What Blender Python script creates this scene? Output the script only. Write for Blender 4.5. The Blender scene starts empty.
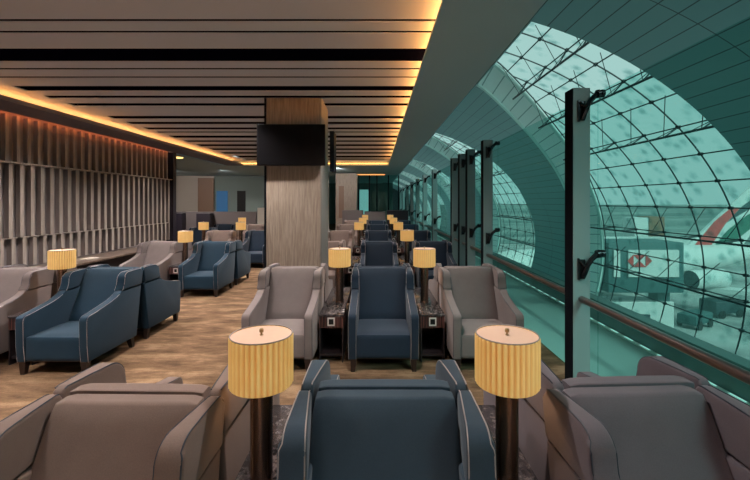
import bpy, bmesh, math, random
from mathutils import Vector, Matrix
random.seed(7)
C = bpy.context.scene.collection
PI = math.pi

# ------------------------------------------------------------------ materials
def new_mat(name):
    m = bpy.data.materials.new(name); m.use_nodes = True
    nt = m.node_tree
    return m, nt, nt.nodes['Principled BSDF'], nt.nodes['Material Output']

def setp(b, **k):
    for kk, v in k.items():
        kk = kk.replace('_', ' ')
        if kk in b.inputs:
            b.inputs[kk].default_value = v

def plain(name, col, rough=.6, metal=0, spec=.5):
    m, nt, b, o = new_mat(name)
    setp(b, Base_Color=(*col, 1), Roughness=rough, Metallic=metal)
    b.inputs['Specular IOR Level'].default_value = spec
    return m

def coords(nt, scale=(1, 1, 1), kind='Object', rot=(0, 0, 0)):
    tc = nt.nodes.new('ShaderNodeTexCoord'); mp = nt.nodes.new('ShaderNodeMapping')
    mp.inputs['Scale'].default_value = scale; mp.inputs['Rotation'].default_value = rot
    nt.links.new(tc.outputs[kind], mp.inputs['Vector'])
    return mp.outputs['Vector']

def noise(nt, vec, scale, detail=3, rough=.5):
    n = nt.nodes.new('ShaderNodeTexNoise'); n.inputs['Scale'].default_value = scale
    n.inputs['Detail'].default_value = detail; n.inputs['Roughness'].default_value = rough
    nt.links.new(vec, n.inputs['Vector'])
    return n.outputs['Fac']

def ramp(nt, fac, stops, interp='LINEAR'):
    r = nt.nodes.new('ShaderNodeValToRGB'); r.color_ramp.interpolation = interp
    el = r.color_ramp.elements
    while len(el) < len(stops): el.new(.5)
    for e, (p, c) in zip(el, stops):
        e.position = p; e.color = (*c, 1)
    nt.links.new(fac, r.inputs['Fac'])
    return r.outputs['Color']

def bump(nt, b, fac, strength=.2, dist=.01):
    n = nt.nodes.new('ShaderNodeBump'); n.inputs['Strength'].default_value = strength
    n.inputs['Distance'].default_value = dist
    nt.links.new(fac, n.inputs['Height']); nt.links.new(n.outputs['Normal'], b.inputs['Normal'])

def fabric(name, col, var=.12):
    m, nt, b, o = new_mat(name)
    v = coords(nt)
    f = noise(nt, v, 260, 2)
    f2 = noise(nt, v, 9, 3)
    mx = nt.nodes.new('ShaderNodeMath'); mx.operation = 'MULTIPLY_ADD'; mx.inputs[1].default_value = .6
    nt.links.new(f, mx.inputs[0]); 
    m2 = nt.nodes.new('ShaderNodeMath'); m2.operation = 'MULTIPLY'; m2.inputs[1].default_value = .4
    nt.links.new(f2, m2.inputs[0]); nt.links.new(m2.outputs[0], mx.inputs[2])
    lo = tuple(c*(1-var) for c in col); hi = tuple(min(1, c*(1+var)) for c in col)
    nt.links.new(ramp(nt, mx.outputs[0], [(.3, lo), (.7, hi)]), b.inputs['Base Color'])
    setp(b, Roughness=.85)
    b.inputs['Specular IOR Level'].default_value = .25
    b.inputs['Sheen Weight'].default_value = .35; b.inputs['Sheen Roughness'].default_value = .5
    b.inputs['Sheen Tint'].default_value = (*[min(1, c*2+.2) for c in col], 1)
    bump(nt, b, f, .12, .002)
    return m

def wood(name, c1, c2, scale=(1, 1, 1), rough=.5, rings=60):
    m, nt, b, o = new_mat(name)
    v = coords(nt, scale)
    f = noise(nt, v, rings, 4, .6)
    nt.links.new(ramp(nt, f, [(.35, c1), (.65, c2)]), b.inputs['Base Color'])
    setp(b, Roughness=rough)
    return m

def emis(name, col, strength):
    m, nt, b, o = new_mat(name)
    setp(b, Base_Color=(*col, 1), Emission_Color=(*col, 1), Emission_Strength=strength, Roughness=.7)
    return m

M = {}
M['blue'] = fabric('blue_fabric', (.022, .040, .062))
M['deep_blue'] = fabric('deep_blue_fabric', (.007, .017, .034))
M['teal_blue'] = fabric('petrol_blue_fabric', (.0038, .021, .042))
M['navy'] = fabric('navy_fabric', (.005, .014, .030))
M['taupe'] = fabric('taupe_fabric', (.142, .117, .119))
M['beige'] = fabric('beige_brown_fabric', (.150, .108, .097))
M['slate'] = fabric('slate_fabric', (.104, .088, .108))
M['pipe_dark'] = plain('dark_piping', (.015, .022, .04), .6)
M['pipe_light'] = plain('light_piping', (.26, .22, .22), .6)
M['leg'] = plain('dark_leg_wood', (.018, .010, .009), .35)
M['brass'] = plain('brass', (.42, .30, .16), .35, 1)
M['black'] = plain('black_plastic', (.006, .006, .007), .4, 0, .2)
M['screen'] = plain('dark_screen_glass', (.004, .004, .005), .22, 0, .15)
M['post'] = plain('painted_post_steel', (.25, .33, .345), .5, .0)
M['post_dark'] = plain('dark_post_edge', (.004, .006, .010), .8, 0, .1)
M['bracket'] = plain('black_cast_fitting', (.03, .034, .04), .25, .7)
M['rail'] = plain('bronze_handrail', (.26, .20, .195), .28, .9)
M['outlet'] = plain('pale_outlet_plate', (.55, .52, .50), .4)
M['paper'] = plain('paper', (.6, .55, .5), .6)

# lamp base: dark bronze
m, nt, b, o = new_mat('dark_bronze')
setp(b, Base_Color=(.30, .20, .155, 1), Metallic=.95, Roughness=.24)
M['bronze'] = m

# pleated shade : glowing translucent fabric
def shade_mat(name, strength):
    m, nt, b, o = new_mat(name)
    v = coords(nt)
    f = noise(nt, v, 14, 2)
    c = ramp(nt, f, [(.3, (.95, .50, .12)), (.7, (1.0, .62, .19))])
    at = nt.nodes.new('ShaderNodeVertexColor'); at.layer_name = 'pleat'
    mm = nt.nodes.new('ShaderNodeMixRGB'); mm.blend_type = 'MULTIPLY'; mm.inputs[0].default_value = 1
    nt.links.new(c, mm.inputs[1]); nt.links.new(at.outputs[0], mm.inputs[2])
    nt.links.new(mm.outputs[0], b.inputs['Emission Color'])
    setp(b, Base_Color=(.50, .36, .17, 1), Roughness=.85, Emission_Strength=strength)
    return m
M['shade'] = shade_mat('glowing_pleated_shade', .42)
M['shade_top'] = emis('glowing_shade_cover', (.55, .36, .27), .22)

# marble table top
m, nt, b, o = new_mat('dark_speckled_marble')
v = coords(nt)
f = noise(nt, v, 26, 6, .72)
c = ramp(nt, f, [(.40, (.020, .018, .022)), (.55, (.060, .052, .056)), (.62, (.16, .14, .14)), (.68, (.05, .045, .05))])
nt.links.new(c, b.inputs['Base Color']); setp(b, Roughness=.14)
M['marble'] = m

# pinstripe dark wood (stripes across x)
m, nt, b, o = new_mat('pinstripe_dark_wood')
v = coords(nt, (1, 1, .02))
f = noise(nt, v, 120, 1)
c = ramp(nt, f, [(.42, (.014, .006, .008)), (.5, (.05, .018, .016)), (.60, (.14, .06, .05))])
nt.links.new(c, b.inputs['Base Color']); setp(b, Roughness=.35)
M['pinstripe'] = m
M['cabinet'] = plain('dark_cabinet_wood', (.016, .011, .014), .45)

# carpet
m, nt, b, o = new_mat('tan_streaked_carpet')
v = coords(nt, (.55, 1.6, 1))
f = noise(nt, v, 3.2, 6, .68)
v2 = coords(nt, (1, 1, 1))
f2 = noise(nt, v2, 90, 2)
c = ramp(nt, f, [(.34, (.075, .045, .028)), (.5, (.155, .094, .056)), (.64, (.27, .175, .110))])
mx = nt.nodes.new('ShaderNodeMixRGB'); mx.blend_type = 'MULTIPLY'; mx.inputs[0].default_value = .5
nt.links.new(c, mx.inputs[1]); nt.links.new(ramp(nt, f2, [(.3, (.55, .55, .55)), (.7, (1, 1, 1))]), mx.inputs[2])
nt.links.new(mx.outputs[0], b.inputs['Base Color']); setp(b, Roughness=.95)
b.inputs['Specular IOR Level'].default_value = .1
bump(nt, b, f2, .3, .004)
M['carpet'] = m

# ceiling boards
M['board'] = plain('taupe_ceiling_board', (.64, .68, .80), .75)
M['void'] = plain('ceiling_shadow_gap', (.002, .002, .007), 1, 0, 0)
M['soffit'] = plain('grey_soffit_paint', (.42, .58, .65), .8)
M['cornice'] = plain('grey_cornice_paint', (.14, .135, .17), .7)
M['led'] = emis('warm_cove_led', (1, .38, .085), 105)
M['led_left'] = emis('warm_cove_led_left', (1, .40, .10), 30)
M['led_end'] = emis('warm_cove_led_end', (1, .38, .09), 9)
M['led_dim'] = emis('dim_warm_led', (1, .42, .12), 1.1)
M['led_white'] = emis('white_led', (.6, .9, .85), .7)
M['fin'] = wood('pale_louvre_wood', (.27, .23, .215), (.42, .365, .34), (3, 3, .12), .5, 20)
M['fin_side'] = plain('louvre_sides', (.28, .235, .235), .6)
M['fin_back'] = plain('louvre_backing', (.26, .225, .24), .7)
M['veneer'] = wood('grey_oak_veneer', (.21, .165, .135), (.33, .27, .23), (2.5, 2.5, .16), .5, 22)
M['col_side'] = plain('grey_column_cladding', (.24, .22, .21), .5)
M['wall'] = plain('warm_grey_wall', (.50, .45, .41), .8)
M['wall_dark'] = plain('slate_green_wall', (.13, .17, .165), .7)
M['wood_panel'] = plain('brown_wood_panel', (.20, .12, .085), .5)
M['divider'] = plain('grey_divider_fabric', (.13, .11, .115), .8)
M['divider_dark'] = plain('dark_divider_end', (.016, .012, .022), .5)
M['blue_panel'] = emis('blue_backlit_panel', (.02, .09, .20), .5)
M['counter'] = wood('counter_stone', (.08, .055, .045), (.20, .15, .125), (1, 1, 1), .3, 6)
M['slab'] = plain('pale_walkway_slab', (.32, .46, .45), .5)

# glass of the balustrade
def glass(name, tint, gloss=.07, milky=0.0, milk=(.5, .9, .85)):
    m, nt, b, o = new_mat(name)
    nt.nodes.remove(b)
    t = nt.nodes.new('ShaderNodeBsdfTransparent'); t.inputs[0].default_value = (*tint, 1)
    g = nt.nodes.new('ShaderNodeBsdfGlossy'); g.inputs['Roughness'].default_value = .03
    g.inputs[0].default_value = (.8, 1, .97, 1)
    mx = nt.nodes.new('ShaderNodeMixShader'); mx.inputs[0].default_value = gloss
    nt.links.new(t.outputs[0], mx.inputs[1]); nt.links.new(g.outputs[0], mx.inputs[2])
    nt.links.new(mx.outputs[0], o.inputs['Surface'])
    return m
M['glass'] = glass('green_tinted_glass', (.72, .88, .86), .006)

# terminal glazing with printed pattern
m, nt, b, o = new_mat('printed_terminal_glass')
nt.nodes.remove(b)
v = coords(nt, (1, 1, 1), 'UV')
vo = nt.nodes.new('ShaderNodeTexVoronoi'); vo.inputs['Scale'].default_value = 2.7
nt.links.new(v, vo.inputs['Vector'])
f2 = noise(nt, v, 8, 5, .7)
ad = nt.nodes.new('ShaderNodeMath'); ad.operation = 'MULTIPLY_ADD'; ad.inputs[1].default_value = .55
nt.links.new(f2, ad.inputs[0]); nt.links.new(vo.outputs['Distance'], ad.inputs[2])
pat = ramp(nt, ad.outputs[0], [(.36, (.42, .56, .56)), (.48, (.60, .72, .72)), (.60, (.82, .90, .90)), (.76, (1, 1, 1))])
mulc = nt.nodes.new('ShaderNodeMixRGB'); mulc.blend_type = 'MULTIPLY'; mulc.inputs[0].default_value = 1
mulc.inputs[2].default_value = (.43, .58, .55, 1)
nt.links.new(pat, mulc.inputs[1])
t = nt.nodes.new('ShaderNodeBsdfTransparent'); nt.links.new(mulc.outputs[0], t.inputs[0])
tr = nt.nodes.new('ShaderNodeBsdfTranslucent'); tr.inputs[0].default_value = (.35, .80, .74, 1)
mx = nt.nodes.new('ShaderNodeMixShader'); mx.inputs[0].default_value = .07
nt.links.new(t.outputs[0], mx.inputs[1]); nt.links.new(tr.outputs[0], mx.inputs[2])
nt.links.new(mx.outputs[0], o.inputs['Surface'])
M['glazing'] = m

# shell panelling
m, nt, b, o = new_mat('teal_grey_shell_panels')
v = coords(nt, (1, 1, 1), 'UV')
br = nt.nodes.new('ShaderNodeTexBrick')
br.inputs['Scale'].default_value = 1; br.inputs['Brick Width'].default_value = 3.1; br.inputs['Row Height'].default_value = .33
br.inputs['Mortar Size'].default_value = .010; br.inputs['Mortar Smooth'].default_value = .1; br.offset = 0
br.inputs['Color1'].default_value = (.155, .295, .305, 1); br.inputs['Color2'].default_value = (.17, .31, .32, 1)
br.inputs['Mortar'].default_value = (.03, .05, .055, 1)
nt.links.new(v, br.inputs['Vector']); nt.links.new(br.outputs['Color'], b.inputs['Base Color'])
setp(b, Roughness=.5)
M['shell'] = m
m, nt, b, o = new_mat('pale_jamb_panels')
v = coords(nt, (1, 1, 1), 'UV')
br = nt.nodes.new('ShaderNodeTexBrick')
br.inputs['Scale'].default_value = 1; br.inputs['Brick Width'].default_value = 50; br.inputs['Row Height'].default_value = .42
br.inputs['Mortar Size'].default_value = .02
br.inputs['Color1'].default_value = (.85, .93, .92, 1); br.inputs['Color2'].default_value = (.85, .93, .92, 1)
br.inputs['Mortar'].default_value = (.30, .42, .42, 1)
nt.links.new(v, br.inputs['Vector']); nt.links.new(br.outputs['Color'], b.inputs['Base Color'])
setp(b, Roughness=.6)
M['jamb'] = m
M['upstand'] = plain('teal_grey_upstand', (.15, .25, .25), .5)
M['jamb_edge'] = plain('pale_jamb_edge', (.60, .78, .75), .6)
M['mullion'] = plain('dark_teal_glazing_steel', (.012, .035, .040), .5)
M['apron'] = wood('apron_concrete', (.20, .22, .22), (.42, .45, .44), (1, 1, 1), .9, .22)
M['white'] = plain('white_paint', (.60, .63, .62), .5)
M['red'] = plain('red_paint', (.55, .03, .03), .5)
M['green'] = plain('green_paint', (.01, .12, .08), .5)
M['dk'] = plain('dark_paint', (.015, .04, .05), .5)
M['bridge'] = plain('teal_grey_bridge_cladding', (.03, .10, .105), .6)
M['brown'] = plain('brown_facade', (.22, .10, .05), .8)
M['far'] = wood('far_facade_bands', (.09, .14, .14), (.26, .32, .31), (.02, .02, 1), .8, 1.6)

# ------------------------------------------------------------------ mesh helpers
def obj(name, bm, mat, parent=None, smooth=True):
    me = bpy.data.meshes.new(name)
    bmesh.ops.recalc_face_normals(bm, faces=bm.faces)
    bm.to_mesh(me); bm.free()
    if smooth:
        me.polygons.foreach_set('use_smooth', [True]*len(me.polygons))
        try: me.set_sharp_from_angle(angle=math.radians(38))
        except Exception: pass
    me.materials.append(mat)
    o = bpy.data.objects.new(name, me); C.objects.link(o)
    if parent: o.parent = parent
    return o
def nb(): return bmesh.new()
def box(bm, x0, x1, y0, y1, z0, z1, bev=0):
    r = bmesh.ops.create_cube(bm, size=1)
    vs = r['verts']
    for v in vs:
        v.co = Vector(((x0+x1)/2+v.co.x*(x1-x0), (y0+y1)/2+v.co.y*(y1-y0), (z0+z1)/2+v.co.z*(z1-z0)))
    if bev:
        es = list({e for v in vs for e in v.link_edges})
        bmesh.ops.bevel(bm, geom=es, offset=bev, segments=2, affect='EDGES', profile=.5)
def bevel_sharp(bm, off, seg=2, ang=40):
    bm.normal_update()
    bmesh.ops.recalc_face_normals(bm, faces=bm.faces)
    es = [e for e in bm.edges if len(e.link_faces) == 2 and e.calc_face_angle(0) > math.radians(ang)]
    bmesh.ops.bevel(bm, geom=es, offset=off, segments=seg, affect='EDGES', profile=.5, clamp_overlap=True)
def prism(bm, pts, x0, x1):
    """pts in the (y,z) plane, extruded along x"""
    a = [bm.verts.new((x0, p[0], p[1])) for p in pts]
    b_ = [bm.verts.new((x1, p[0], p[1])) for p in pts]
    bm.faces.new(a); bm.faces.new(b_[::-1])
    n = len(pts)
    for i in range(n):
        j = (i+1) % n
        bm.faces.new((a[i], b_[i], b_[j], a[j]))
def frame_at(d):
    d = d.normalized()
    up = Vector((0, 0, 1)) if abs(d.z) < .95 else Vector((1, 0, 0))
    u = d.cross(up).normalized(); w = u.cross(d).normalized()
    return u, w
def tube(bm, pts, r, n=6, caps=True, r2=None):
    pts = [Vector(p) for p in pts]
    rings = []
    for i, p in enumerate(pts):
        d = (pts[min(i+1, len(pts)-1)] - pts[max(i-1, 0)])
        if d.length < 1e-9: d = Vector((0, 0, 1))
        u, w = frame_at(d)
        rr = r if r2 is None else r+(r2-r)*i/(len(pts)-1)
        rings.append([bm.verts.new(p+u*math.cos(2*PI*k/n)*rr+w*math.sin(2*PI*k/n)*rr) for k in range(n)])
    for a, b_ in zip(rings, rings[1:]):
        for k in range(n):
            bm.faces.new((a[k], a[(k+1) % n], b_[(k+1) % n], b_[k]))
    if caps:
        bm.faces.new(rings[0][::-1]); bm.faces.new(rings[-1])
def lathe(bm, prof, n=24, c=(0, 0, 0)):
    rings = []
    for r, z in prof:
        if r < 1e-5: rings.append([bm.verts.new((c[0], c[1], c[2]+z))])
        else: rings.append([bm.verts.new((c[0]+r*math.cos(2*PI*k/n), c[1]+r*math.sin(2*PI*k/n), c[2]+z)) for k in range(n)])
    for a, b_ in zip(rings, rings[1:]):
        for k in range(n):
            k2 = (k+1) % n
            if len(a) == 1 and len(b_) == 1: continue
            if len(a) == 1: bm.faces.new((a[0], b_[k2], b_[k]))
            elif len(b_) == 1: bm.faces.new((a[k], a[k2], b_[0]))
            else: bm.faces.new((a[k], a[k2], b_[k2], b_[k]))
def rounded(bm, hx, hy, hz, r, fn=None, cuts=9):
    """rounded box centred at origin, then mapped through fn(u,v,w,co)"""
    vs = bmesh.ops.create_cube(bm, size=2)['verts']
    es = list({e for v in vs for e in v.link_edges})
    r_ = bmesh.ops.subdivide_edges(bm, edges=es, cuts=cuts, use_grid_fill=True)
    for v in bm.verts:
        u = v.co.copy()
        p = Vector((u.x*hx, u.y*hy, u.z*hz))
        # concentrate: clamp to inner box, add radius along the offset
        inner = Vector((max(-hx+r, min(hx-r, p.x)), max(-hy+r, min(hy-r, p.y)), max(-hz+r, min(hz-r, p.z))))
        d = p-inner
        if d.length > 1e-7: p = inner+d.normalized()*r*min(1, max(abs(d.x), abs(d.y), abs(d.z))/r)
        v.co = fn(u, p) if fn else p

def empty(name, loc=(0, 0, 0), rz=0):
    o = bpy.data.objects.new(name, None); C.objects.link(o)
    o.location = loc; o.rotation_euler = (0, 0, rz); o.empty_display_size = .2
    return o
def tag(o, label, cat, group=None):
    o['label'] = label; o['category'] = cat
    if group: o['group'] = group
    return o
def struct(name, bm, mat, parent=None, smooth=False):
    o = obj(name, bm, mat, parent, smooth)
    if not parent: o['kind'] = 'structure'
    return o
def kids(o): return [c for c in bpy.data.objects if c.parent == o]
def dup(root, loc=None, rz=None):
    def cp(o, par):
        c = o.copy(); C.objects.link(c)
        if par: c.parent = par
        for k in tree[o.name]: cp(k, c)
        return c
    tree = {}
    def walk(o):
        tree[o.name] = kids(o)
        for k in tree[o.name]: walk(k)
    walk(root)
    r = cp(root, None)
    if loc is not None: r.location = loc
    if rz is not None: r.rotation_euler = (0, 0, rz)
    return r

# ------------------------------------------------------------------ camera
cam = bpy.data.cameras.new('camera'); cam.sensor_width = 36; cam.lens = 36*400/750
cam.shift_x = -1/750; cam.shift_y = -38/750; cam.clip_end = 600; cam.clip_start = .05
co = bpy.data.objects.new('camera', cam); C.objects.link(co)
co.location = (0, 0, 1.7); co.rotation_euler = (PI/2, 0, 0)
bpy.context.scene.camera = co

# ------------------------------------------------------------------ the room
YB = 22.0            # back wall
bm = nb(); box(bm, -12, 2.0, -3.5, 31, -.12, 0); struct('floor', bm, M['carpet'])
bm = nb(); box(bm, 2.0, 3.2, -3.5, 60, -.25, -.02); struct('floor_walkway_edge', bm, M['slab']).name = 'floor_outer'
# slatted ceiling
gaps = [(2.10, .03), (2.32, .03), (2.62, .30), (3.12, .02), (3.50, .035), (3.74, .035), (4.17, .35), (4.78, .045), (5.10, .045), (5.52, .21), (6.08, .07),
        (6.54, .09), (7.50, .12), (8.05, .12), (8.65, .12), (9.15, .07), (9.70, .18), (10.45, .14), (11.15, .2), (12.0, .2), (12.9, .22), (13.9, .3), (14.8, .2)]
gaps = [(g-(.0 if g < 6 else .06), w*1.35 if w < .1 and g < 6 else w*(1.1 if g < 6 else 2.0)) for g, w in gaps]
bm = nb(); y = -3.4
XL, XR = -5.02, .62
for g, w in gaps+[(15.4, 0)]:
    if g-y > .01: box(bm, XL if y > 0 else XL, XR, y, g, 3.30, 3.306)
    y = g+w
struct('ceiling', bm, M['board'])
bm = nb(); box(bm, -5.9, 1.28, -3.5, 15.6, 3.50, 3.6)
for g, w in gaps: box(bm, XL+.12, XR-.02, g-.02, g+w+.02, 3.308, 3.45)
struct('ceiling_plenum', bm, M['void']).name = 'ceiling_void'
# recess plaster above the left cove
bm = nb(); box(bm, -5.6, -5.02, -3.4, 15.75, 3.30, 3.306); box(bm, -5.02, .62, 15.4, 15.75, 3.30, 3.306)
struct('trim_1', bm, M['board'])
# right soffit
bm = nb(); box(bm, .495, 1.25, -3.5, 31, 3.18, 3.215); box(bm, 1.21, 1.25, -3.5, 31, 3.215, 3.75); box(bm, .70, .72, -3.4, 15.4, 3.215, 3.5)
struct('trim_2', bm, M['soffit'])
# left cornice
bm = nb(); box(bm, -5.80, -5.17, -3.5, 15.6, 3.12, 3.15); box(bm, -5.24, -5.17, -3.5, 15.6, 3.15, 3.18); box(bm, -5.64, -5.6, -3.5, 15.6, 3.15, 3.5)
struct('trim_3', bm, M['cornice'])
# ceiling of the far zone
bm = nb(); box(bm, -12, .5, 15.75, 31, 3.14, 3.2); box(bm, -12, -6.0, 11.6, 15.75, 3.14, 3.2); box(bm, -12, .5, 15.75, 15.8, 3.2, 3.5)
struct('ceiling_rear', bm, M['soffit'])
# LED coves (lamps of the place)
def cove(label, b4, mt=None, group='warm light strips hidden in the ceiling coves'):
    bm = nb(); box(bm, *b4)
    o = obj('cove_light', bm, mt or M['led'], smooth=False); tag(o, label, 'light strip', group)
cove('long warm light strip along the right edge of the slatted ceiling', (.655, .675, -3.3, 15.3, 3.225, 3.245))
cove('long warm light strip above the louvred wall on the left', (-5.46, -5.44, -3.3, 15.3, 3.155, 3.175), M['led_left'])
cove('warm light strip across the far end of the slatted ceiling', (-5.4, .45, 15.70, 15.72, 3.205, 3.215), M['led_end'])
cove('warm light strip in the ceiling near the glass partition at the far end', (-.95, .45, 20.6, 20.9, 3.10, 3.13), M['led_dim'])
# walls
bm = nb(); box(bm, -6.15, -6.0, -3.5, 11.6, 0, 3.6); box(bm, -12, -6.15, 11.45, 11.6, 0, 3.6); struct('wall_left', bm, M['fin_back'])
bm = nb(); box(bm, -12.15, -12, 11.6, 31, 0, 3.6); struct('wall_left_rear', bm, M['wall']).name = 'wall_west'
bm = nb(); box(bm, -12, 3.2, -3.65, -3.5, 0, 6); struct('wall_behind', bm, M['wall']).name = 'wall_front'
bm = nb(); box(bm, -12, -2.6, YB, YB+.15, 0, 3.2); struct('wall_back', bm, M['wall'])
bm = nb(); box(bm, -8.75, -5.2, YB-.35, YB-.005, 0, 3.12); struct('wall_back_slate', bm, M['wall_dark']).name = 'wall_north'
bm = nb(); box(bm, -12, 1.3, 30.8, 31, 0, 3.2); struct('wall_end', bm, M['wall_dark']).name = 'wall_end'

# louvred screen on the left wall, three tiers
def fins(x_back, depth, z0, z1, y0, y1, pitch, off, w0, w1):
    core, face = nb(), nb(); yy = y0+off
    while yy < y1:
        box(core, x_back, x_back+depth, yy+(w1-w0)/2, yy+(w1+w0)/2, z0, z1)
        box(face, x_back+depth+.0005, x_back+depth+.018, yy, yy+w1, z0, z1)
        yy += pitch
    return core, face
scr = empty('louvred_wall_screen', (-6.0, 4, 0)); tag(scr, 'pale vertical louvred screen in three tiers covering the left wall', 'wall panelling')
def rel(bm, o):
    for v in bm.verts: v.co -= o.location
    return bm
for nm, a in (('upper_louvre', (-6.0, .07, 2.36, 3.12, -1, 11.5, .205, 0, .03, .060)), ('middle_louvre', (-5.98, .08, 1.12, 2.32, -1, 11.5, .205, .03, .03, .075)), ('lower_louvre', (-6.0, .08, .62, 1.10, -1, 11.5, .205, .1, .03, .07))):
    core, face = fins(*a)
    c_ = obj(nm+'_tier', rel(core, scr), M['fin_side'], scr, False)
    obj('louvre_face', rel(face, scr), M['fin'], c_, False)
bm = nb(); box(bm, -5.995, -5.83, -1, 11.5, 2.325, 2.35); box(bm, -5.995, -5.9, -1, 11.5, 1.10, 1.115); obj('ledge', rel(bm, scr), M['fin'], scr, False)
bm = nb(); box(bm, -6.0, -5.80, 11.45, 11.62, 0, 3.12); obj('end_post', rel(bm, scr), M['divider_dark'], scr, False)
bm = nb(); box(bm, -5.79, -5.77, -3, 11.3, 3.155, 3.175); o = obj('cove_light', bm, emis('red_orange_led', (1, .22, .06), 22), smooth=False); tag(o, 'dim orange light strip along the top of the louvred screen', 'light strip')

# low counter along the screen
cn = empty('wall_counter', (-5.56, 5, 0)); tag(cn, 'long low counter with brown stone top under the louvred screen', 'counter')
bm = nb(); box(bm, -5.86, -5.25, 1.5, 9.6, .57, .61, .006); obj('worktop', rel(bm, cn), M['counter'], cn)
bm = nb(); box(bm, -5.84, -5.32, 1.55, 9.55, 0, .57); obj('base_cabinet', rel(bm, cn), M['cabinet'], cn, False)
for i, (x, y, a, lab) in enumerate([(-5.5, 6.9, .3, 'open pale magazine lying on the stone counter, nearer one'), (-5.52, 7.7, -.2, 'pale magazine lying on the stone counter, farther one')]):
    mg = obj('magazine', nb(), M['paper']); bpy.data.objects.remove(mg)
    bm = nb(); box(bm, -.11, .11, -.15, .15, 0, .006); box(bm, -.10, .09, -.14, .14, .006, .010)
    o = obj('magazine', bm, M['paper'], smooth=False); o.location = (x, y, .611); o.rotation_euler = (0, 0, a); tag(o, lab, 'magazine', 'magazines on the stone counter')

# ------------------------------------------------------------------ column with the television
cl = empty('square_column', (-1.27, 6.58, 0)); tag(cl, 'square oak veneer column carrying the television', 'column')
bm = nb(); box(bm, -1.70, -.84, 6.15, 7.0, 0, 3.30); obj('core', rel(bm, cl), M['col_side'], cl, False)
bm = nb(); box(bm, -1.68, -.855, 6.13, 6.149, 0, 3.295, .003); obj('veneer_panel', rel(bm, cl), M['veneer'], cl, False)
bm = nb(); box(bm, -1.712, -1.685, 6.125, 6.99, 0, 3.295); obj('corner_trim', rel(bm, cl), M['post_dark'], cl, False)
tv = empty('television', (-1.28, 6.06, 2.24)); tag(tv, 'black flat television mounted on the oak column, switched off', 'television')
bm = nb(); box(bm, -1.80, -.765, 6.03, 6.075, 2.25, 2.875, .006); obj('casing', rel(bm, tv), M['black'], tv)
bm = nb(); box(bm, -1.79, -.775, 6.024, 6.0295, 2.262, 2.865); obj('display', rel(bm, tv), M['screen'], tv, False)
bm = nb(); box(bm, -1.5, -1.1, 6.076, 6.128, 2.4, 2.7); obj('wall_mount', rel(bm, tv), M['black'], tv, False)
bm = nb(); box(bm, -1.04, -.945, 9.0, 9.5, 2.40, 3.298, .004); o = obj('hanging_ceiling_panel', bm, M['navy'], smooth=False); tag(o, 'dark navy panel hanging from the ceiling behind the column', 'ceiling panel')

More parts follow.
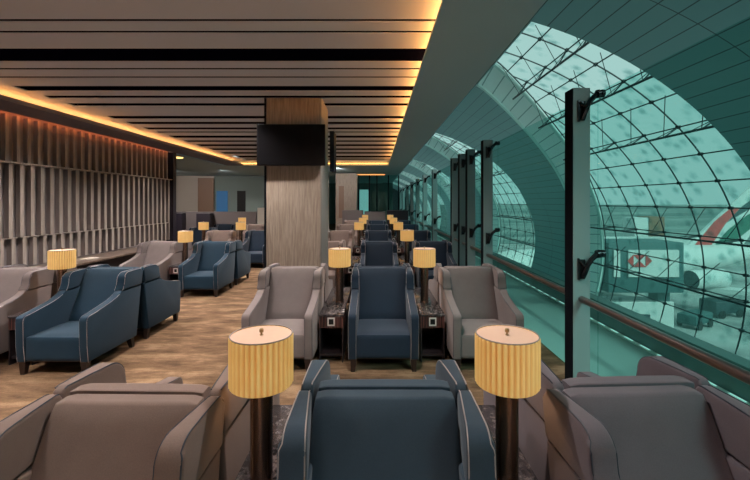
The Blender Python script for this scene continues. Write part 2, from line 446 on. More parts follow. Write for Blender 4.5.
# ------------------------------------------------------------------ armchair
def arc_pts(c, r, a0, a1, n=5):
    return [(c[0]+r*math.cos(a0+(a1-a0)*i/n), c[1]+r*math.sin(a0+(a1-a0)*i/n)) for i in range(n+1)]
D = PI/180
HW, TH = .354, .085
arm_prof = [(.36, .13), (-.43, .13), (-.448, .30), (-.452, .545)] + arc_pts((-.402, .548), .05, 180*D, 100*D, 4) + \
           [(-.32, .612), (-.20, .636), (-.08, .662), (-.01, .684), (.045, .708)] + [(.083, .735), (.452, .735)]
wing_prof = [(.449, .742), (.088, .742), (.108, .775), (.122, .81), (.128, .845)] + arc_pts((.216, .848), .088, 178*D, 95*D, 7) + \
            [(.30, .938), (.40, .938)] + arc_pts((.438, .898), .04, 88*D, 0, 4)
def make_chair(name, label, fab, pipe, full=True):
    t = empty(name)
    tag(t, label, 'armchair')
    F, P = M[fab], M[pipe]
    # backrest: rounded slab leaning back
    def bk(u, p):
        s = (p.z+.40)/.80            # 0 at the bottom, 1 at the top
        zf = .13+s*.802
        rear = .355+.125*s
        front = .115+.04*max(0, (.4-zf))+.285*max(0, (zf-.40)/.53)
        thick = rear-front
        k = (p.y+.10)/.20           # 0 front 1 rear
        y = front+k*thick
        crown = (1-u.x**2)*(1-max(0, abs(2*s-1.25))**2)*.022
        if k < .5: y -= max(0, crown)*(1-k*2)
        return Vector((p.x, y, zf))
    bm = nb(); rounded(bm, .285, .10, .40, .03, bk, 11)
    back = obj('backrest', bm, F, t)
    for s in (-1, 1):
        bm = nb(); pts = []
        for i in range(9):
            z = .42+.49*i/8
            yf = .115+.285*max(0, (z-.40)/.53)
            pts.append((s*.270, yf+.014, z))
        tube(bm, pts, .0045, 5)
        obj('piping', bm, P, back)
    # seat
    def st(u, p):
        z = p.z
        if u.z > 0: z += .016*(1-u.x**2)*(1-u.y**2)
        return Vector((p.x, p.y-.150, z+.264))
    bm = nb(); rounded(bm, .276, .285, .128, .032, st, 9)
    obj('seat_cushion', bm, F, t)
    bm = nb(); box(bm, -.276, .276, -.41, .34, .125, .15, .01); obj('seat_base', bm, M['leg'], t)
    for s in (-1, 1):
        bm = nb(); x0, x1 = (HW-TH, HW) if s > 0 else (-HW, -HW+TH)
        prism(bm, arm_prof, x0, x1); bevel_sharp(bm, .012, 3)
        a = obj('arm', bm, F, t)
        bm = nb(); x0w, x1w = (HW-TH-.002, HW+.008) if s > 0 else (-HW-.008, -HW+TH+.002)
        prism(bm, wing_prof, x0w, x1w); bevel_sharp(bm, .014, 3)
        for v in bm.verts:      # the wing thickens towards its front edge
            k = 1-max(0, min(1, (v.co.y-.10)/.34)); xm = (x0w+x1w)/2
            if (v.co.x-xm)*s < 0: v.co.x += -s*(.008*k-.032*(1-k))
            elif v.co.z > .9: v.co.x -= s*.010
        w = obj('wing', bm, F, t)
        path = arm_prof[1:-2]
        bm = nb()
        for xx in (x0+.006, x1-.006):
            ins = [(xx, p[0]+.004, p[1]-.003) for p in path]
            tube(bm, ins, .0030, 5)
        obj('piping', bm, P, a)
        path = wing_prof[1:-3]
        bm = nb()
        for xx in (x0w+.007, x1w-.007):
            inn = (xx-(x0w+x1w)/2)*s < 0
            def xo(y): k = 1-max(0, min(1, (y-.10)/.34)); return -s*(.008*k-.032*(1-k)) if inn else 0
            tube(bm, [(xx+xo(p[0])-(s*.008 if p[1] > .9 and not inn else 0), p[0]+.003, p[1]-.002) for p in path], .0030, 5)
        obj('piping', bm, P, w)
    for sx in (-1, 1):
        for y, lean in ((-.40, -.0), (.31, .03)):
            bm = nb()
            x = sx*.30
            vs = bmesh.ops.create_cube(bm, size=1)['verts']
            for v in vs:
                k = .032 if v.co.z > 0 else .020
                v.co = Vector((x+v.co.x*2*k+(0 if v.co.z > 0 else sx*.006), y+v.co.y*2*k+(0 if v.co.z > 0 else lean), .0 if v.co.z < 0 else .132))
            obj('leg', bm, M['leg'], t)
    return t

protos = {}
def chair(kind, x, y_front, facing, label, group, rz=0):
    """facing 'cam': front edge at y_front ; facing 'away': front edge at y_front (the far one)"""
    fab, pipe = {'blue': ('blue', 'pipe_light'), 'deep': ('deep_blue', 'pipe_light'), 'petrol': ('teal_blue', 'pipe_light'), 'navy': ('navy', 'pipe_light'),
                 'taupe': ('taupe', 'pipe_dark'), 'beige': ('beige', 'pipe_dark'), 'slate': ('slate', 'pipe_dark')}[kind]
    cy = y_front+.45 if facing == 'cam' else y_front-.45
    r = rz if facing == 'cam' else rz+PI
    if kind not in protos:
        t = make_chair('wing_armchair', label, fab, pipe); protos[kind] = t
        t.location = (x, cy, 0); t.rotation_euler = (0, 0, r)
    else:
        t = dup(protos[kind], (x, cy, 0), r); t['label'] = label
    t['group'] = group; t.scale = (1, 1, .995 if y_front < 3.5 else .970)
    return t
col = {'L': -1.0, 'M': .06, 'R': 1.12}
AF = [.73, 3.97, 7.18, 10.2, 13.3, 16.4]
rows = ['nearest', 'second', 'third', 'fourth', 'fifth', 'farthest']
kinds = {0: {'L': ('beige', 'brown beige'), 'M': ('blue', 'dark blue grey'), 'R': ('slate', 'slate grey')},
         1: {'L': ('taupe', 'taupe'), 'M': ('deep', 'dark blue'), 'R': ('taupe', 'taupe grey')}}
for i in range(2, 6): kinds[i] = {'L': ('beige', 'brown'), 'M': ('navy', 'navy'), 'R': ('navy', 'navy')}
cname = {'L': 'left-hand file', 'M': 'middle file', 'R': 'window-side file'}
XO = {(1, 'L'): -.985, (0, 'L'): -.975, (0, 'M'): .035, (0, 'R'): 1.075, (1, 'M'): .075}
RZ = {(0, 'L'): -.02, (0, 'R'): .05}
def both(i, cc):
    k, cn_ = kinds[i][cc]
    x = XO.get((i, cc), col[cc]); rz = RZ.get((i, cc), 0)
    dy = {(0, 'L'): -.04, (0, 'R'): .03}.get((i, cc), 0)
    chair(k, x, AF[i]+dy, 'cam', f'{cn_} armchair facing the camera, {rows[i]} row, {cname[cc]} of centre block', 'armchairs of the centre block facing the camera', rz)
    chair(k, x, AF[i]+1.87+dy, 'away', f'{cn_} armchair facing away, {rows[i]} row, {cname[cc]} of centre block', 'armchairs of the centre block facing away', rz)
for i in range(6):
    for cc in 'LMR': both(i, cc)
LF = [None, 3.90, 7.12, 10.2, 13.3]
for i in range(1, 5):
    r_ = ['', 'nearest', 'second', 'third', 'farthest'][i]
    for x, k, n_, f_ in ((-3.17, 'petrol' if i < 3 else 'navy', 'petrol blue' if i < 3 else 'navy', 'aisle-side file'), (-4.235, 'taupe' if i < 3 else 'beige', 'taupe' if i < 3 else 'brown', 'inner file')):
        chair(k, x, LF[i], 'cam', f'{n_} armchair facing the camera, {r_} row of left block, {f_}', 'armchairs of the left block facing the camera')
        chair(k, x, LF[i]+1.87, 'away', f'{n_} armchair facing away, {r_} row of left block, {f_}', 'armchairs of the left block facing away')
chair('navy', -5.40, 11.7, 'cam', 'navy wing armchair beyond the end of the louvred screen, nearer of two', 'armchairs of the left block facing the camera')
chair('navy', -5.40, 13.3+.3, 'cam', 'navy wing armchair beyond the end of the louvred screen, farther of two', 'armchairs of the left block facing the camera')

# ------------------------------------------------------------------ side tables and lamps
def make_table(label):
    t = empty('side_table'); tag(t, label, 'side table', 'narrow side tables between the armchairs')
    L = .67
    bm = nb(); box(bm, -.150, .150, -L-.01, L+.01, .49, .512, .003); obj('table_top', bm, M['marble'], t)
    for s in (-1, 1):
        bm = nb(); y0, y1 = sorted((s*L, s*(L-.30)))
        box(bm, -.146, .146, y0, y1, .365, .488, .002); d = obj('drawer', bm, M['pinstripe'], t, False)
        bm = nb()
        for (a, b_, c, e) in ((-.044, .044, .388, .402), (-.044, .044, .462, .476), (-.044, -.030, .402, .462), (.030, .044, .402, .462)):
            ya, yb = sorted((s*L, s*(L+.006))); box(bm, a, b_, ya, yb, c, e)
        obj('outlet_frame', bm, M['outlet'], d, False)
        bm = nb(); ya, yb = sorted((s*L, s*(L+.002))); box(bm, -.030, .030, ya, yb, .402, .462); obj('outlet_socket', bm, M['black'], d, False)
    for s in (-1, 1):
        bm = nb(); x0, x1 = sorted((s*.146, s*.132)); box(bm, x0, x1, -L, L, 0, .364); obj('side_panel', bm, M['cabinet'], t, False)
    bm = nb(); box(bm, -.131, .131, -L+.02, L-.02, .06, .085); obj('lower_shelf', bm, M['cabinet'], t, False)
    bm = nb(); box(bm, -.131, .131, -.01, .01, .086, .488); obj('back_panel', bm, M['cabinet'], t, False)
    return t
def make_lamp(label):
    t = empty('table_lamp'); tag(t, label, 'table lamp', 'bronze table lamps with pleated shades')
    bm = nb(); lathe(bm, [(0, 0), (.050, 0), (.050, .012), (.046, .016), (.046, .44), (.040, .445), (0, .445)], 28); obj('base', bm, M['bronze'], t)
    bm = nb(); lathe(bm, [(0, .446), (.008, .446), (.008, .635), (0, .635)], 8); obj('stem', bm, M['brass'], t)
    # pleated shade
    bm = nb(); n = 34*6; H0, H1 = .428, .636; rings = []
    for z, sc in ((H0, .992), (H0+.008, 1.0), ((H0+H1)/2, 1.0), (H1-.008, 1.0), (H1, .99)):
        ring = []
        for k in range(n):
            a = 2*PI*k/n; ph = k % 6
            r = .126+.0050*[-1, -.3, .8, 1, .8, -.3][ph]
            if z in (H0, H1): r = .1255
            ring.append(bm.verts.new((r*sc*math.cos(a), r*sc*math.sin(a), z)))
        rings.append(ring)
    for a, b_ in zip(rings, rings[1:]):
        for k in range(n): bm.faces.new((a[k], a[(k+1) % n], b_[(k+1) % n], b_[k]))
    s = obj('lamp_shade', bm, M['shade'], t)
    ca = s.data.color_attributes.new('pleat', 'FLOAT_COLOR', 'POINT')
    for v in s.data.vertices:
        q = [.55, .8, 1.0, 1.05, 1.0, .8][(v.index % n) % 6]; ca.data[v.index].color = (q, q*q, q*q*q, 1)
    bm = nb(); lathe(bm, [(0, .6305), (.124, .6305), (.124, .6325), (0, .6325)], 40); obj('shade_cover', bm, M['shade_top'], s)
    bm = nb(); tube(bm, [(0.1255*math.cos(2*PI*k/48), 0.1255*math.sin(2*PI*k/48), .636) for k in range(49)], .0028, 5, False); obj('rim', bm, M['pipe_light'], s)
    bm = nb(); lathe(bm, [(0, .633), (.004, .633), (.004, .643), (.009, .645), (.009, .656), (.005, .66), (0, .66)], 12); obj('finial', bm, M['brass'], t)
    return t
tproto = make_table(''); lproto = make_lamp('')
ut = ul = False
def table(x, y, label):
    global ut
    o = tproto if not ut else dup(tproto)
    ut = True; o.location = (x, y, 0); o['label'] = label; return o
def lamp(x, y, label):
    global ul
    o = lproto if not ul else dup(lproto)
    ul = True; o.location = (x, y, .513); o['label'] = label
    L = bpy.data.lights.new('lamp_bulb', 'POINT'); L.energy = 1.6; L.color = (1, .66, .34); L.shadow_soft_size = .03
    lo = bpy.data.objects.new('lamp_bulb', L); C.objects.link(lo); lo.parent = o; lo.location = (0, 0, .53); lo.visible_camera = True
    return o
for i in range(6):
    for sx, nm, xx in ((-1, 'left', -.475 if i > 1 else (-.475, -.475)[i]), (1, 'right', .60 if i else .565)):
        yy = AF[i]+.935
        tb = table(xx, yy, f'dark marble-topped side table, {rows[i]} row of centre block, {nm} of middle armchairs')
        if i == 0: tb.scale = (.86, 1, 1)
        if (i, sx) != (2, -1):
            lx = {(0, -1): -.478, (0, 1): .547, (1, -1): -.43, (1, 1): .573}.get((i, sx), xx+.01)
            lamp(lx, [1.67, 4.74, 7.85, 10.95, 14.0, 17.1][i], f'lit pleated table lamp, {rows[i]} row of centre block, {nm} of middle armchairs')
for i in range(1, 5):
    r_ = ['', 'nearest', 'second', 'third', 'farthest'][i]
    table(-3.70, LF[i]+.935, f'narrow dark side table in {r_} row of left block, between blue and brown armchairs')
    lamp([0, -3.61, -3.62, -3.70, -3.70][i], [0, 4.6, 7.6, 10.95, 14.05][i], f'lit table lamp with pleated cream shade in {r_} row of the left block')
table(-4.78, LF[3]+.935, 'narrow dark side table beside the inner brown armchair, third row of left block')
lamp(-4.72, 10.95, 'lit table lamp left of the brown armchairs, third row of left block')
table(-4.78, LF[4]+.935, 'narrow dark side table beside the inner brown armchair, farthest row of left block')
lamp(-4.72, 14.1, 'lit table lamp left of the brown armchairs, farthest row of left block')

# ------------------------------------------------------------------ right balustrade: posts, rail, glass
PX = 1.725; posts = [3.5, 6.42, 7.55, 8.25, 9.1, 12.2, 14.6, 17.2, 20, 23, 26, 29]
def make_post():
    t = empty('glazing_post')
    tag(t, '', 'post', 'grey steel posts along the glass screen')
    bm = nb(); box(bm, 0, .15, 0, .14, 0, 2.70, .004); obj('upright', bm, M['post'], t, False)
    bm = nb(); box(bm, -.008, -.001, .002, .138, 0, 2.695); obj('edge_strip', bm, M['post_dark'], t, False)
    for z in (2.53, 1.15):
        bm = nb()
        box(bm, .035, .05, -.02, -.001, z-.13, z+.06, .003)
        box(bm, .05, .10, -.014, -.001, z-.12, z+.05, .003)
        tube(bm, [(.075, -.02, z-.11), (.085, -.04, z-.06), (.10, -.05, z), (.13, -.05, z+.05), (.165, -.05, z+.085), (.19, -.05, z+.10)], .020, 8, True, .024)
        tube(bm, [(.05, -.02, z+.04), (.075, -.04, z), (.10, -.05, z-.01)], .012, 8)
        tube(bm, [(.178, -.05, z+.10), (.205, -.05, z+.105)], .036, 10)
        tube(bm, [(.214, -.05, z+.105), (.240, -.05, z+.105)], .034, 10)
        tube(bm, [(.19, -.05, z+.104), (.25, -.05, z+.105)], .010, 8)
        obj('glass_bracket', bm, M['bracket'], t)
    return t
ordn = ['nearest', 'second', 'third', 'fourth', 'fifth', 'sixth', 'seventh', 'eighth', 'ninth', 'tenth', 'eleventh', 'farthest']
pp = make_post()
for i, y in enumerate(posts):
    o = pp if i == 0 else dup(pp)
    o.location = (PX, y, 0); o['label'] = f'grey steel post with two black glass brackets, {ordn[i]} along the window side'
hr = empty('handrail', (1.76, 10, .9)); tag(hr, 'dark bronze tubular handrail running along the glass screen', 'handrail')
ys = [-3.4]+posts+[31]
for a, b_ in zip(ys, ys[1:]):
    bm = nb(); tube(bm, [(1.80, a+.145, .85), (1.80, b_-.005, .85)], .030, 12); obj('rail_section', rel(bm, hr), M['rail'], hr)
bm = nb(); box(bm, 3.19, 3.32, -3.4, 60, -.019, .255); box(bm, 3.17, 3.34, -3.4, 60, .256, .285); struct('trim_4', bm, M['upstand'])
for i, (a, b_) in enumerate(zip(ys, ys[1:])):
    bm = nb(); box(bm, 1.972, 1.984, a+.07, b_+.06, -.01, 2.68); o = struct('window_%d' % (i+20), bm, M['glass'])
# light dots on the outer edge
bm = nb(); box(bm, 3.12, 3.17, -2, 50, -.019, -.004)
o = obj('edge_light_channel', bm, M['jamb_edge'], smooth=False); tag(o, 'pale channel with small lights along the outer edge of the walkway', 'light strip')
y = 1.0; bm = nb()
while y < 30:
    box(bm, 3.135, 3.155, y, y+.16, -.0035, .003); y += .30
o2 = obj('edge_light', bm, M['led_white'], o, False)

# ------------------------------------------------------------------ concourse shell
A1, B1, A2, B2, ZC = 8.2, 6.0, 8.75, 6.55, -.3
P_ = 12.7; NW = 6
def el(th, a=A1, b_=B1): return (a*math.cos(th), ZC+b_*math.sin(th))
TT, TBt = 68*D, -42*D
def tab(th, T):
    d = th/D
    if d >= T[0][0]: return T[0][1]
    for (a, u), (b_, v) in zip(T, T[1:]):
        if d >= b_: 
            return v+(u-v)*(d-b_)/(a-b_)
    return T[-1][1]
def smooth_tab(th, T): return sum(tab(th+k*2.2*D, T) for k in (-2, -1, 0, 1, 2))/5
LI = [(70, 11.8), (60, 13.2), (51, 14.2), (39, 15.1), (22, 15.9), (5, 16.2), (-15, 16.2), (-60, 15.9)]
LO = [(70, 11.0), (67, 11.45), (55.5, 12.9), (44, 14.0), (24, 14.9), (5, 15.3), (-15, 15.3), (-60, 15.0)]
def yL(th, n): return smooth_tab(th, LI)+n*P_
def yG(th, n): return smooth_tab(th, LO)+n*P_
def yR(th, n): return 7.9+n*P_
ths = [TBt+(TT-TBt)*i/56 for i in range(57)]
def arclen(th): return 7.2*th
def band(bm, th_list, fa, fb, a=A1, b_=B1, uv=True, ny=1):
    lay = bm.loops.layers.uv.verify()
    prev = None
    for th in th_list:
        x, z = el(th, a, b_)
        ya, yb = fa(th), fb(th)
        row = [(bm.verts.new((x, ya+(yb-ya)*k/ny, z)), th, ya+(yb-ya)*k/ny) for k in range(ny+1)]
        if prev:
            for k in range(ny):
                q = (prev[k], prev[k+1], row[k+1], row[k])
                f = bm.faces.new([v[0] for v in q])
                for l, v in zip(f.loops, q): l[lay].uv = (v[2], arclen(v[1]))
        prev = row
bm = nb()
band(bm, ths, lambda t: -6, lambda t: yR(t, -1) if False else -6+.001)
bm.free()
bm = nb()
# window -1 ends at 14.25-12.7 ; solid from there to window 0
for n in range(-1, NW):
    nxt = (lambda t, n=n: yR(t, n+1)) if n < NW-1 else (lambda t: 95)
    band(bm, ths, (lambda t, n=n: yL(t, n)), nxt)
band(bm, ths, lambda t: -14, lambda t: yR(t, -1))
top = [TT+(112*D-TT)*i/16 for i in range(17)]
band(bm, top, lambda t: -14, lambda t: 95)
low = [-62*D+(TBt+62*D)*i/6 for i in range(7)]
band(bm, low, lambda t: -14, lambda t: 95)
struct('wall_right', bm, M['shell'], smooth=True)
dbl = []
slopes = [1.0, .80, .63, .49, .365, .25, .15, .064, -.015, -.103, -.197, -.268, -.35, -.45, -.58]
doubles = {.80, .49, .25, -.103, -.268, -.58}
def th_of(slope):   # angle where the sight line slope z/x from eye height meets the glazing
    lo, hi = -80*D, 88*D
    for _ in range(50):
        mid = (lo+hi)/2; x, z = el(mid, A2, B2)
        if (z-1.7)/x > slope: hi = mid
        else: lo = mid
    return (lo+hi)/2
arcs_y = [14.4, 13.2, 11.9, 10.6, 9.4, 8.3, 7.5]
for n in range(-1, NW):
    # glazing
    bm = nb(); th_g = [TBt-2*D+(TT-TBt+4*D)*i/56 for i in range(57)]
    band(bm, th_g, (lambda t, n=n: yR(t, n)-.4), (lambda t, n=n: yG(t, n)+.02), A2, B2)
    w = struct('window_%d' % (n+2), bm, M['glazing'], smooth=True)
    # jambs: far jamb faces the room
    bm = nb(); lay = bm.loops.layers.uv.verify(); prev = None
    for th in ths:
        x, z = el(th); x2, z2 = el(th, A2, B2)
        row = [(bm.verts.new((x, yL(th, n), z)), 0), (bm.verts.new((x2, yG(th, n)+.02, z2)), 1)]
        if prev:
            q = [(prev[0], thp), (prev[1], thp), (row[1], th), (row[0], th)]
            f = bm.faces.new([v[0][0] for v in q])
            for l, v in zip(f.loops, q): l[lay].uv = (v[0][1], arclen(v[1]))
        prev = row; thp = th
    prev = None
    for th in ths:
        x, z = el(th); x2, z2 = el(th, A2, B2)
        row = [bm.verts.new((x, yR(th, n), z)), bm.verts.new((x2, yR(th, n)-.4, z2))]
        if prev: bm.faces.new((prev[0], prev[1], row[1], row[0]))
        prev = row
    for tt in (TT, TBt):
        x, z = el(tt); x2, z2 = el(tt, A2, B2)
        bm.faces.new([bm.verts.new(p) for p in ((x, yR(tt, n), z), (x, yL(tt, n), z), (x2, yG(tt, n), z2), (x2, yR(tt, n)-.4, z2))])
    obj('jamb', bm, M['jamb'], w, False)
    bm = nb()
    def edge(fn, a, b_, r, inset=0, tl=ths):
        tube(bm, [(el(t, a, b_)[0], fn(t), el(t, a, b_)[1]) for t in tl], r, 5)
    edge(lambda t: yL(t, n)-.03, A1, B1, .055)
    edge(lambda t: yG(t, n)-.04, A2-.10, B2-.10, .07)
    obj('jamb_edge', bm, M['jamb_edge'], w)
    # bars
    bm = nb(); a_, b_ = A2-.05, B2-.05
    for yy in arcs_y:
        Y = yy+n*P_
        tl = [t for t in ths if Y < yG(t, n)-.05]
        if len(tl) > 2: edge(lambda t: Y, a_, b_, .018, tl=tl)
    edge(lambda t: yG(t, n)-.16, a_, b_, .02)
    for s in slopes:
        t0 = th_of(s)
        if not TBt < t0 < TT: continue
        x, z = el(t0, a_, b_)
        y0, y1 = yR(t0, n)-.35, yG(t0, n)
        tube(bm, [(x, y0, z), (x, y1, z)], .017, 5)
        if s in doubles and n < 3:
            x2, z2 = el(t0, a_-.42, b_-.42)
            tube(bm, [(x2, y0, z2), (x2, y1, z2)], .028, 6)
            k = 0; ylist = [Y+n*P_ for Y in arcs_y]
            for Y in ylist:
                if y0 < Y < y1:
                    tube(bm, [(x2, Y, z2), (x, Y, z)], .018, 5)
                    tube(bm, [(x2, Y+.35, z2), (x, Y, z)], .009, 4)
                    xq, zq = el(t0+7*D, a_, b_)
                    tube(bm, [(x2, Y, z2), (xq, Y-.5, zq)], .009, 4)
        # clamp nodes
        if n < 2:
            for Y in arcs_y:
                if Y+n*P_ < y1: box(bm, x-.035, x+.03, Y+n*P_-.045, Y+n*P_+.045, z-.035, z+.035)
    obj('glazing_bars', bm, M['mullion'], w, False)
# lower concourse floor, ends
bm = nb(); box(bm, 0, 7.6, -14, 95, -5.3, -5.0); box(bm, 0, 9, -14.2, -14, -5.3, 6.3); struct('floor_lower', bm, M['slab'])
bm = nb(); box(bm, 0, 9.2, 95, 95.2, -5.5, 6.3); struct('wall_far_end', bm, M['shell']).name = 'wall_concourse_end'
bm = nb(); box(bm, 2.9, 3.2, -3.5, 60, -5.0, -.25); struct('wall_below', bm, M['slab']).name = 'wall_below_walkway'

# ------------------------------------------------------------------ outside
GZ = -9.8
bm = nb(); box(bm, -60, 500, -60, 520, GZ-.2, GZ); struct('ground', bm, M['apron'])
# jet bridge with sign
jb = empty('jet_bridge', (15, 23, GZ)); tag(jb, 'teal grey boarding bridge outside with white advertising panel and red hexagon mark', 'boarding bridge')
bm = nb(); box(bm, 12.9, 17.1, 22.2, 24.6, -3.35, -.55, .05); obj('tunnel', rel(bm, jb), M['bridge'], jb)
bm = nb(); box(bm, 13.95, 16.75, 22.1, 22.19, -2.45, -.95); sg = obj('advertising_panel', rel(bm, jb), M['white'], jb, False)
bm = nb(); box(bm, 13.15, 13.5, 22.1, 22.19, -2.45, -.95); obj('side_panel', rel(bm, jb), M['white'], jb, False)
# hexagon mark: red triangles
bm = nb(); cx, cz, h, w_ = 14.55, -1.55, .34, .34
def tri(pts):
    a = [bm.verts.new((p[0], 22.06, p[1])) for p in pts]; b_ = [bm.verts.new((p[0], 22.098, p[1])) for p in pts]
    bm.faces.new(a); bm.faces.new(b_[::-1])
    for i in range(3): bm.faces.new((a[i], b_[i], b_[(i+1) % 3], a[(i+1) % 3]))
tri([(cx-w_, cz+h), (cx+w_, cz+h), (cx, cz)]); tri([(cx-w_, cz-h), (cx+w_, cz-h), (cx, cz)])
tri([(cx-2*w_, cz), (cx-w_, cz+h), (cx-w_, cz-h)]); tri([(cx+2*w_, cz), (cx+w_, cz+h), (cx+w_, cz-h)])
bm2 = rel(bm, jb); obj('hexagon_mark', bm2, M['red'], jb, False)
bm = nb(); box(bm, 16.2, 16.9, 23, 23.8, GZ, -3.35); obj('support_column', rel(bm, jb), M['bridge'], jb, False)
bm = nb(); box(bm, 13.0, 17.0, 22.8, 24.2, -6.6, -4.0, .04); obj('lower_cabin', rel(bm, jb), M['white'], jb, False)
bm = nb(); box(bm, 14.9, 15.6, 22.75, 22.79, -5.9, -4.7); obj('cabin_door', rel(bm, jb), M['dk'], jb, False)
# airliner
hd = Vector((-.97, -.243, 0)); lat = Vector((.243, -.97, 0))
A0 = Vector((25.8, 51.7, -6.4))
ac = empty('airliner', (25.8, 51.7, GZ)); tag(ac, 'white airliner outside with red, dark and green bands on its tail fin', 'aircraft')
bm = nb()
prof = [(-15, .1), (-14, .9), (-12, 1.7), (-9, 2.2), (16, 2.2), (24, 1.7), (31, .9), (34, .3)]
tube(bm, [A0-hd*s for s, r in prof], 1, 20)
rings = [bm.verts[:][i*20:(i+1)*20] for i in range(len(prof))] if False else None
bm.verts.ensure_lookup_table()
for i, (s, r) in enumerate(prof):
    c = A0-hd*s
    for k in range(20):
        v = bm.verts[i*20+k]; v.co = c+(v.co-c)*r+Vector((0, 0, (2.2-r)*.6 if s > 20 else 0))
obj('fuselage', rel(bm, ac), M['white'], ac)
def slabpoly(pts, th, mat, name, parent, off=0):
    """pts: (distance back along the fuselage, height above ground plane zero)"""
    bm = nb()
    a = [bm.verts.new(A0-hd*s+Vector((0, 0, z+5.0))+lat*(th/2+off)) for s, z in pts]
    b_ = [bm.verts.new(A0-hd*s+Vector((0, 0, z+5.0))+lat*(-th/2+off)) for s, z in pts]
    bm.faces.new(a); bm.faces.new(b_[::-1])
    for i in range(len(pts)):
        j = (i+1) % len(pts); bm.faces.new((a[i], b_[i], b_[j], a[j]))
    return obj(name, rel(bm, ac), mat, parent, False)
fin = slabpoly([(18, -3.3), (28.5, -3.4), (40, 8), (34, 8), (24, 1.0)], .35, M['white'], 'tail_fin', ac)
slabpoly([(19.4, -3.1), (22.6, -3.1), (25.3, .0), (28.2, 2.3), (26.4, 2.3), (23.2, .3)], .42, M['red'], 'red_band', fin)
slabpoly([(23.4, -3.0), (26.5, -2.9), (30.0, -.9), (33.5, .9), (34.5, 2.6), (29.5, 1.2), (25.8, -.9)], .42, M['green'], 'green_band', fin)
slabpoly([(25.6, .15), (29.5, 1.9), (35.5, 3.9), (38.0, 6.2), (33.0, 4.9), (28.4, 2.4)], .44, M['dk'], 'dark_band', fin)
e0 = Vector((31.4, 40, -6.1))
bm = nb(); tube(bm, [e0, e0-hd*.6, e0-hd*2.5, e0-hd*4.2], .95, 20, False)
en = obj('engine', rel(bm, ac), M['white'], ac)
bm = nb(); tube(bm, [e0-hd*.25, e0-hd*.3], .92, 20); obj('engine_intake', rel(bm, ac), M['dk'], en)
bm = nb()
wp = [A0+hd*3+lat*2, A0-hd*3+lat*2, A0-hd*9+lat*16, A0-hd*7.5+lat*16]
a = [bm.verts.new(p+Vector((0, 0, -.6+i_*0))) for i_, p in enumerate(wp)]; b_ = [bm.verts.new(p+Vector((0, 0, -1.0))) for p in wp]
bm.faces.new(a); bm.faces.new(b_[::-1])
for i in range(4): bm.faces.new((a[i], b_[i], b_[(i+1) % 4], a[(i+1) % 4]))
obj('wing', rel(bm, ac), M['white'], ac, False)
# far buildings
bm = nb(); box(bm, 20, 190, 110, 125, GZ, .9); o = obj('terminal_building', bm, M['far'], smooth=False); tag(o, 'long banded terminal building far across the apron', 'building')
bm = nb(); box(bm, 57.4, 60.6, 84, 88, GZ, -1.4); o = obj('small_building', bm, M['brown'], smooth=False); tag(o, 'small brown block far outside beyond the boarding bridge', 'building')
bm = nb(); box(bm, 34, 70, 76, 80, GZ, -5.2); o = obj('low_terminal_building', bm, M['white'], smooth=False); tag(o, 'low white building across the apron beyond the boarding bridge', 'building')
bm = nb(); box(bm, 54.3, 57.2, 84, 88, GZ, -1.6); o = obj('small_building', bm, M['white'], smooth=False); tag(o, 'small pale block far outside, left of the brown one', 'building')
def vehicle(x, y, L, W, H, mat, label, rz):
    t = empty('service_truck', (x, y, GZ), rz); tag(t, label, 'truck', 'service vehicles on the apron')
    bm = nb(); box(bm, -L/2, L/2, -W/2, W/2, .4, H, .15); obj('body', bm, M[mat], t)
    bm = nb(); box(bm, -L/2+.2, -L/2+1.0, -W/2-.01, W/2+.01, H*.55, H*.85); obj('cab_window', bm, M['dk'], t, False)
    for sx in (-.3, .3):
        for sy in (-1, 1):
            bm = nb(); tube(bm, [(sx*L, sy*(W/2-.1), .4), (sx*L, sy*(W/2+.08), .4)], .4, 12); obj('wheel', bm, M['black'], t)
vehicle(35.0, 40.5, 3.6, 1.8, 1.7, 'dk', 'dark service truck parked on the apron outside, right of the boarding bridge', .2)
vehicle(26.5, 41.5, 3.0, 1.6, 1.5, 'white', 'white service truck on the apron outside, nearer the boarding bridge', -.3)
vehicle(29.5, 37.0, 3.2, 1.6, 1.3, 'bridge', 'teal grey service truck on the apron outside below the engine', .5)

# ------------------------------------------------------------------ far zone of the lounge
def dv(x0, x1, y0, y1, h, mat, label, nm='low_partition', cat='partition'):
    bm = nb(); box(bm, x0, x1, y0, y1, 0, h, .01); o = obj(nm, bm, M[mat], smooth=False); tag(o, label, cat); return o
dv(-1.62, -.62, 19.2, 19.5, 1.30, 'divider', 'grey fabric partition at the far end, left of three')
dv(-.55, .45, 19.2, 19.5, 1.25, 'divider', 'grey fabric partition at the far end, middle of three')
dv(.52, 1.55, 19.2, 19.5, 1.30, 'divider_dark', 'dark partition at the far end, right of three')
dv(-8.9, -5.2, 17.3, 17.5, 1.28, 'divider', 'long grey partition at the far left end')
dv(-8.75, -8.2, 16.9, 17.25, 1.22, 'divider_dark', 'dark partition end beyond the louvred screen, left one')
dv(-7.6, -7.0, 16.9, 17.25, 1.22, 'divider_dark', 'dark partition end beyond the louvred screen, right one')
dv(-5.1, -4.6, 17.2, 17.5, 1.45, 'wall', 'beige partition panel behind the far lamps', )
fc = empty('rear_column', (-1.5, 20.4, 0)); tag(fc, 'pale oak column at the far end with a dark upright slot', 'column')
bm = nb(); box(bm, -2.02, -.96, 20.0, 20.9, 0, 3.14); obj('cladding', rel(bm, fc), M['veneer'], fc, False)
bm = nb(); box(bm, -1.86, -1.60, 19.98, 19.999, .9, 2.5); obj('slot_panel', rel(bm, fc), M['wood_panel'], fc, False)
gp = empty('glass_partition', (.1, 21.3, 0)); tag(gp, 'framed glass partition across the far end of the lounge', 'partition')
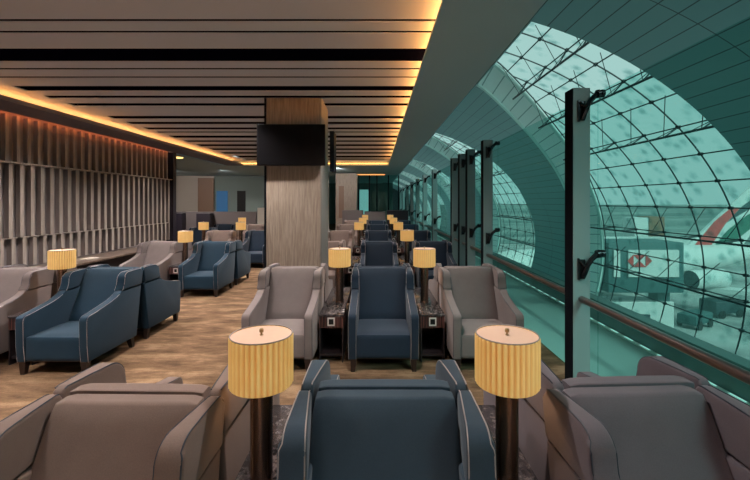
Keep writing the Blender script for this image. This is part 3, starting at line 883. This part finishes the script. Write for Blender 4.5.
for x in (-.92, -.35, .05, .66, 1.2):
    bm = nb(); box(bm, x-.03, x+.03, 21.25, 21.32, 0, 3.14); obj('mullion', rel(bm, gp), M['post_dark'], gp, False)
bm = nb(); box(bm, -.89, 1.2, 21.28, 21.29, 0, 3.13); obj('pane', rel(bm, gp), M['glass'], gp, False)
dv(-.30, .62, 24, 24.3, 2.35, 'wall_dark', 'dark cabinet behind the far glass partition', 'tall_cabinet', 'cabinet')
bm = nb(); box(bm, -1.2, -.55, 29.0, 29.05, .8, 2.6); o = obj('daylight_glow_panel', bm, emis('daylight_glow', (.35, .7, .68), .55), smooth=False); tag(o, 'glowing pale panel standing in for daylight, seen through the far glass partition', 'glowing panel')  # emission stands in for daylight behind the far glass
bm = nb(); box(bm, -9.6, -8.76, YB-.45, YB-.36, 0, 3.0); o = obj('brown_wall_panel', bm, M['wood_panel'], smooth=False); tag(o, 'brown timber panel on the far left wall', 'wall panel')
bm = nb(); box(bm, -8.62, -8.02, YB-.40, YB-.355, 0, 2.30); o = obj('backlit_panel', bm, M['blue_panel'], smooth=False); tag(o, 'blue backlit panel on the far wall', 'panel')
bm = nb(); box(bm, -7.5, -7.05, YB-.40, YB-.36, 0, 2.3); struct('door_1', bm, M['black'])
bm = nb(); lathe(bm, [(0, -.02), (.20, -.02), (.22, 0), (0, 0)], 24); o = obj('ceiling_light', bm, emis('ceiling_disc_glow', (1, .6, .2), 2.5)); o.location = (-6.45, 12.9, 3.139); tag(o, 'round warm ceiling light beyond the louvred screen', 'ceiling light')

# ------------------------------------------------------------------ light
w = bpy.data.worlds.new('sky'); bpy.context.scene.world = w; w.use_nodes = True
bg = w.node_tree.nodes['Background']; bg.inputs[0].default_value = (.80, .94, .94, 1); bg.inputs[1].default_value = 1.0
sn = bpy.data.lights.new('hazy_sun', 'SUN'); sn.energy = 4.5; sn.angle = .35; sn.color = (1, .98, .93)
so_ = bpy.data.objects.new('hazy_sun', sn); C.objects.link(so_); so_.rotation_euler = Vector((-.38, .72, -.58)).to_track_quat('-Z', 'Y').to_euler()
def spot(x, y, e, col=(1, .90, .81), ang=120, z=3.28, r=.06, rot=(0, 0, 0)):  # added fill spots under the ceiling, no fixtures, brighten the lounge
    L = bpy.data.lights.new('ceiling_fill_spot', 'SPOT'); L.energy = e; L.color = col; L.spot_size = ang*D; L.spot_blend = .8; L.shadow_soft_size = r
    o = bpy.data.objects.new('ceiling_fill_spot', L); C.objects.link(o); o.location = (x, y, z); o.rotation_euler = rot
EX = 6.0
for n in range(-1, 5):
    for yy in (3, 9):
        L = bpy.data.lights.new('shell_fill_light', 'POINT'); L.energy = 60; L.color = (.62, 1, .96); L.shadow_soft_size = .1  # unseen fill lamps added over the lower floor to brighten the shell
        o = bpy.data.objects.new('shell_fill_light', L); C.objects.link(o); o.location = (4.2, yy+n*P_, -4.6)
for x, y, e in [(-4.3, 2.4, 60), (-2.2, 2.5, 70), (0, 2.6, 45), (-4.3, 5.6, 60), (-2.2, 5.6, 80), (0.1, 5.6, 45), (-4.2, 8.7, 60), (-2.2, 8.7, 80), (0.1, 8.7, 40),
                (-4.2, 11.9, 60), (-2.2, 11.9, 60), (0.1, 11.9, 40), (-4.2, 14.8, 50), (-1.5, 14.8, 50), (-1.0, -1.6, 60), (-3.2, -1.6, 60), (.3, -1.4, 50), (.35, -2.8, 60), (-2.0, -2.8, 60), (-4.7, 3.6, 30), (-4.7, 6.8, 30), (-4.7, 10, 25)]:
    spot(x, y, e*EX)
spot(-7.5, 14.6, 500, z=3.1, rot=(30*D, 0, 0)); spot(-9.5, 18.0, 160, z=3.1, rot=(55*D, 0, 0)); spot(-7, 18.0, 110, z=3.1, rot=(55*D, 0, 0)); spot(-1.6, 17.0, 230, z=3.1, rot=(55*D, 0, 0)); spot(-4, 19, 300, z=3.1); spot(-.5, 16.8, 240, z=3.1); spot(-6.8, 20, 200, z=3.1)

sc = bpy.context.scene
sc.view_settings.view_transform = 'Standard'; sc.view_settings.look = 'None'
sc.view_settings.exposure = 0; sc.view_settings.gamma = 1; sc.view_settings.use_curve_mapping = False
sc.cycles.use_denoising = True
sc.cycles.max_bounces = 8; sc.cycles.transparent_max_bounces = 24; sc.cycles.diffuse_bounces = 4
sc.cycles.sample_clamp_indirect = 4
sc.cycles.caustics_reflective = False; sc.cycles.caustics_refractive = False
